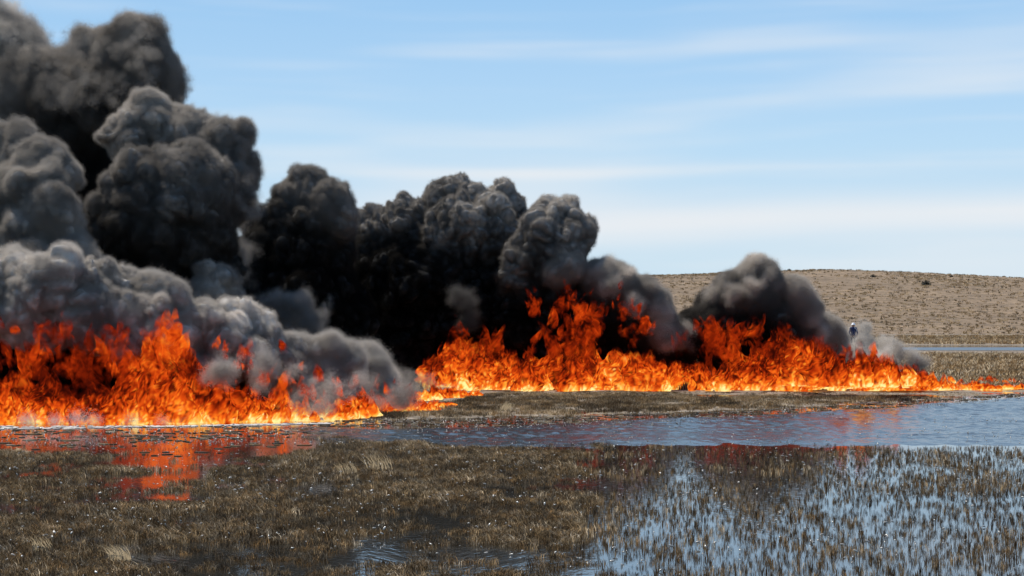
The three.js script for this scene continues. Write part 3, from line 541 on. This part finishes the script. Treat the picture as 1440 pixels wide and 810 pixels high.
// the fire line: where its foot runs, how tall it is and how hot
function fireLine(name, label, foot, tops, count, s, deep, heatTable) {
  seed = s;
  const x0 = foot[0][0], x1 = foot[foot.length - 1][0], mid = (x0 + x1) / 2, d0 = depthOf(lerpTable(foot, mid)), o = base(name, new THREE.Vector3((mid - 720) * metres(d0), 0, -d0));
  for (let i = 0; i < count; i++) {
    const x = mix(x0, x1, (i + rnd()) / count), fy = lerpTable(foot, x), front = Math.pow(rnd(), 1.5), d = depthOf(fy) + deep * front, hMax = Math.max(5, fy - lerpTable(tops, x)) * metres(d);
    const h = Math.max(0.25, hMax * (front > 0.55 ? 0.8 + 0.35 * rnd() : 0.2 + 0.7 * rnd())), w = clamp(h * (0.26 + 0.22 * rnd()), 0.28, 1.15);
    const p = new THREE.Vector3((x - 720) * metres(d), 0, -d); p.y = Math.max(0, groundHeight(p.x, d)); p.x *= 1 - p.y / EYE; p.z *= 1 - p.y / EYE;
    flame(o, p, h, w, lerpTable(heatTable, x) + 0.06 * (rnd() - 0.5), -0.12 + 0.3 * rnd(), rnd() * 300, 0, Math.max(hMax, .3));
  }
  return tag(o, label, 'fire');
}
function fireBall(parent, x, y, r, d, q, thin) {                      // loose rags of flame torn off above the rest
  for (let k = 0; k < 4; k++) { const rr = r * (0.5 + 0.5 * rnd()), p = at(x + gauss() * r * .6, y + rr + gauss() * r * .7, d + gauss() * .8); flame(parent, p, (2.2 + rnd()) * rr * metres(d), rr * metres(d) * (0.45 + .4 * rnd()), q - .22 + .1 * (rnd() - .5), (rnd() - .5) * 1.1, rnd() * 300, thin + .2); }
}

const leftFire = fireLine('fire', 'tall orange fire along the water on the left, under the grey smoke bank',
  [[-40, 597], [200, 597], [440, 594], [520, 588]], [[-40, 540], [60, 528], [110, 545], [160, 535], [200, 492], [235, 462], [262, 500], [300, 512], [320, 525], [335, 560], [350, 545], [400, 550], [440, 566], [520, 570]], 150, 61, 7, [[-40, .66], [110, .6], [160, .55], [240, .66], [330, .6], [400, .66], [470, .82], [520, .7]]);
seed = 91;
for (const q of [[235, 470, 22, 89, .5, .12], [225, 490, 20, 89, .52, .1], [250, 485, 20, 89, .52, .1], [148, 492, 14, 90, .6, .05], [152, 510, 12, 90, .55, .1], [140, 490, 11, 90, .6, .05], [22, 464, 10, 90, .5, .3], [45, 520, 20, 90, .5, .15], [60, 505, 16, 90, .5, .15], [15, 500, 20, 90, .36, .35], [90, 500, 26, 90, .34, .35], [120, 520, 28, 90, .36, .3], [170, 530, 24, 90, .38, .3], [60, 460, 16, 90, .3, .42], [70, 475, 20, 90, .3, .42], [0, 450, 14, 90, .3, .35],
  [306, 485, 8, 91, .5, .2], [320, 500, 12, 91, .45, .2], [345, 505, 14, 91, .45, .2], [370, 530, 14, 91, .45, .2], [395, 545, 14, 91, .5, .2], [430, 545, 14, 92, .5, .2], [450, 530, 12, 93, .48, .2], [480, 548, 12, 94, .5, .2], [500, 535, 10, 95, .45, .2], [525, 548, 12, 96, .5, .2], [545, 555, 12, 98, .5, .2], [575, 550, 10, 101, .5, .2], [400, 490, 8, 93, .4, .2], [330, 515, 7, 92, .5, .3], [350, 520, 10, 93, .45, .3], [335, 540, 9, 92, .5, .3], [415, 535, 9, 95, .5, .35], [425, 518, 6, 95, .5, .35], [470, 540, 9, 96, .55, .25], [460, 565, 10, 94, .6, .3], [510, 560, 9, 97, .6, .25], [555, 540, 8, 101, .55, .3], [490, 570, 12, 94, .55, .3]]) fireBall(leftFire, ...q);
for (let i = 0; i < 16; i++) fireBall(leftFire, mix(-5, 225, rnd()), mix(465, 545, rnd()), 15 + 12 * rnd(), 91.5, .26 + .1 * rnd(), .2);   // deep red fire seen through the soot
fireLine('fire', 'low bright tail of fire running out onto the bank, left of the centre', [[470, 592], [560, 582], [635, 575]], [[470, 560], [520, 556], [560, 556], [600, 561], [632, 568]], 80, 62, 3, [[470, .78], [560, .7], [625, .66]]);
fireLine('fire', 'thin tongue of fire reaching right behind the low tail', [[540, 568], [600, 564], [675, 556.5]], [[540, 545], [600, 540], [640, 546], [675, 551]], 60, 63, 2, [[540, .6], [675, .66]]);
const rightFire = fireLine('fire', 'long wall of orange fire across the marsh on the right, under the black columns',
  [[600, 550], [900, 550.5], [1290, 549.5], [1450, 547.5]], [[600, 508], [640, 478], [690, 492], [740, 496], [790, 484], [840, 486], [880, 482], [930, 496], [960, 502], [1000, 496], [1050, 484], [1075, 466], [1100, 462], [1130, 482], [1160, 500], [1200, 508], [1225, 492], [1240, 505], [1265, 512], [1290, 526], [1330, 527], [1380, 533], [1450, 538]], 270, 64, 9, [[600, .62], [640, .68], [800, .72], [950, .68], [1100, .6], [1200, .58], [1300, .62], [1450, .66]]);
fireLine('fire', 'thin low line of flame running to the right edge beyond the tall fire', [[1265, 549.5], [1450, 547.5]], [[1265, 533], [1330, 537], [1380, 540], [1450, 541.5]], 90, 65, 2, [[1265, .6], [1450, .68]]);
seed = 92;
for (const q of [[785, 480, 28, 122, .4, .2], [800, 470, 30, 122, .38, .25], [775, 455, 14, 122, .45, .25], [810, 445, 16, 122, .4, .3], [790, 435, 14, 122, .34, .35], [820, 455, 18, 122, .4, .28], [830, 470, 22, 122, .42, .22], [690, 480, 18, 123, .42, .25], [650, 470, 16, 123, .38, .3], [880, 445, 14, 122, .42, .25], [905, 455, 14, 122, .5, .2], [915, 465, 12, 122, .5, .2], [895, 440, 10, 122, .45, .25], [868, 432, 10, 122, .34, .35], [885, 470, 18, 122, .38, .3], [875, 402, 6, 122, .42, .3], [865, 430, 6, 122, .4, .3],
  [1000, 480, 22, 122, .36, .3], [1030, 470, 20, 122, .34, .35], [1060, 475, 20, 122, .42, .25], [985, 465, 14, 122, .32, .4], [1120, 480, 16, 122, .46, .2], [1225, 492, 9, 122, .55, .2], [1215, 505, 10, 122, .45, .25], [1195, 500, 12, 124, .36, .3], [1155, 495, 16, 124, .36, .3], [1262, 515, 8, 122, .5, .25], [1285, 518, 8, 124, .34, .3], [950, 485, 18, 122, .34, .35]]) fireBall(rightFire, ...q);
for (let i = 0; i < 9; i++) fireBall(rightFire, mix(745, 840, rnd()), mix(425, 490, rnd()), 13 + 8 * rnd(), 123, .3 + .12 * rnd(), .2);
for (let i = 0; i < 9; i++) fireBall(rightFire, mix(975, 1120, rnd()), mix(455, 500, rnd()), 12 + 8 * rnd(), 123, .3 + .12 * rnd(), .2);
for (const [x, y, d, k] of [[60, 570, 81, 1], [240, 550, 80.5, 1.4], [400, 575, 81, 1], [700, 530, 119, 1], [850, 530, 119, 1.3], [1080, 520, 119, 1.3]]) {   // the light of the flames
  const l = new THREE.PointLight(new THREE.Color().setRGB(1, .17, .02), 0.8 * k); l.position.copy(at(x, y, d)); l.shadow.radius = 60; l.castShadow = true; l.name = 'fire_light'; scene.add(l);
}
// foam pushed up along the foot of the left fire
{
  seed = 71;
  const g = [];
  for (let i = 0; i < 300; i++) {
    const x = mix(-40, 470, rnd()), fy = lerpTable([[-40, 602.5], [250, 600], [470, 595.5]], x) + (rnd() - .5) * mix(5, 1.6, smooth(0, 260, x)), d = depthOf(fy), p = at(x, fy, d), s = new THREE.SphereGeometry(1, 7, 5);
    s.scale(0.06 + 0.3 * rnd() * rnd(), 0.015 + 0.025 * rnd(), 0.04 + 0.12 * rnd()); s.translate(p.x, 0.015, p.z); g.push(s);
  }
  const m = put('foam_line', mergeGeometries(g), new THREE.MeshStandardMaterial({ color: new THREE.Color(.42, .39, .35), roughness: 0.8 }));
  tag(m, 'thin pale line of foam on the water along the foot of the left fire', 'foam', null, 'stuff');
}
smokeColumn('steam', 'low whitish steam creeping over the water at the foot of the left fire', [
  [-10, 590, 13, 82, .65, .95], [35, 591, 12, 82, .65, .95], [75, 591, 12, 82, .65, .95], [110, 588, 12, 82, .65, .95], [135, 590, 10, 82, .6, .94], [180, 593, 9, 82, .6, .93], [230, 593, 8, 82, .6, .93],
], 14, -.05, 0, .006, .3);

// ---------------------------------------------------------------- the person in the smoke
{
  const foot = at(1200, 490, 134); foot.y = groundHeight(foot.x, 134);
  const o = base('person', foot);
  const J = [[[0, .9, 0], [0, 1.2, 0], .15, .165], [[0, 1.2, 0], [0, 1.42, 0], .17, .14], [[-.17, 1.42, 0], [.17, 1.42, 0], .085, .085], [[0, 1.45, 0], [0, 1.6, 0], .06, .06], [[0, 1.62, .01], [0, 1.68, .01], .095, .10],
    [[-.2, 1.4, 0], [-.27, 1.12, .03], .065, .05], [[-.27, 1.12, .03], [-.2, .9, .16], .05, .036], [[.2, 1.4, 0], [.28, 1.12, .02], .065, .05], [[.28, 1.12, .02], [.22, .9, .16], .05, .036],
    [[-.1, .9, 0], [-.12, .5, .02], .095, .065], [[-.12, .5, .02], [-.13, .09, 0], .062, .045], [[.1, .9, 0], [.12, .5, .02], .095, .065], [[.12, .5, .02], [.13, .09, 0], .062, .045], [[-.13, .06, -.02], [-.14, .05, .15], .05, .045], [[.13, .06, -.02], [.14, .05, .15], .05, .045],
    [[0, 1.62, .10], [0, 1.63, .125], .018, .014]];
  for (const s of [-1, 1]) { for (let f = 0; f < 4; f++) J.push([[s * (.205 + (f - 1.5) * .019), .88, .17], [s * (.2 + (f - 1.5) * .019), .80 + .008 * Math.abs(f - 1.5), .2], .013, .011]); J.push([[s * .17, .88, .18], [s * .155, .83, .21], .014, .011]); }
  const R = 96, size = 1.0, mc = new MarchingCubes(R, smokeSkin, false, false, 200000), q = new THREE.Vector3(), A = new THREE.Vector3(), B = new THREE.Vector3();
  const dist = (x, y, z) => { let m = 9; for (const [a, b, ra, rb] of J) { A.set(...a); B.set(...b).sub(A); q.set(x, y, z).sub(A); const t = clamp(q.dot(B) / B.lengthSq()); const e = q.addScaledVector(B, -t).length() - mix(ra, rb, t), k = 0.035, hh = Math.max(k - Math.abs(m - e), 0) / k; m = Math.min(m, e) - hh * hh * k * 0.25; } return m; };
  for (let k = 0; k < R; k++) for (let j = 0; j < R; j++) for (let i = 0; i < R; i++) { const x = (i - R / 2) / (R / 2) * size, y = (j - R / 2) / (R / 2) * size + .92, z = (k - R / 2) / (R / 2) * size; mc.field[k * R * R + j * R + i] = Math.abs(x) > .45 || Math.abs(z) > .35 ? -.2 : -dist(x, y, z); }
  mc.isolation = 0; mc.update();
  const pos = mc.positionArray.slice(0, mc.count * 3), col = new Float32Array(pos.length);
  for (let i = 0; i < pos.length; i += 3) {
    pos[i] *= size; pos[i + 1] = pos[i + 1] * size + .92; pos[i + 2] *= size;
    const y = pos[i + 1], skin = y > 1.52 || (y < .905 && y > .76 && pos[i + 2] > .13), c = skin ? [.35, .2, .14] : y < .1 ? [.03, .025, .02] : y < .93 ? [.02, .025, .045] : [.018, .03, .085];
    col.set(c, i);
  }
  const g = new THREE.BufferGeometry().setAttribute('position', new THREE.BufferAttribute(pos, 3)).setAttribute('normal', new THREE.BufferAttribute(mc.normalArray.slice(0, mc.count * 3), 3)).setAttribute('color', new THREE.BufferAttribute(col, 3));
  put('body', g, smokeSkin, o);
  const shell = new THREE.LatheGeometry([[0, .135], [.06, .125], [.105, .085], [.122, .03], [.125, 0], [.155, -.012], [.155, -.02], [.118, -.01]].map((v) => new THREE.Vector2(...v)), 24);
  shell.translate(0, 1.685, .005);
  put('helmet', shell, new THREE.MeshPhysicalMaterial({ color: new THREE.Color(.82, .82, .8), roughness: .35, clearcoat: .6 }), o);
  const band = new THREE.TorusGeometry(.2, .018, 6, 20, 1.9); band.scale(1, 1.3, 1); band.translate(.03, 1.2, .11);
  put('pale_band', band, new THREE.MeshStandardMaterial({ color: new THREE.Color(.75, .75, .76), roughness: .4 }), o);  // pale curved strip on the right of the torso
  tag(o, 'person in a dark blue jacket and white helmet standing half hidden in the smoke', 'person');
}

renderer.render(scene, camera);
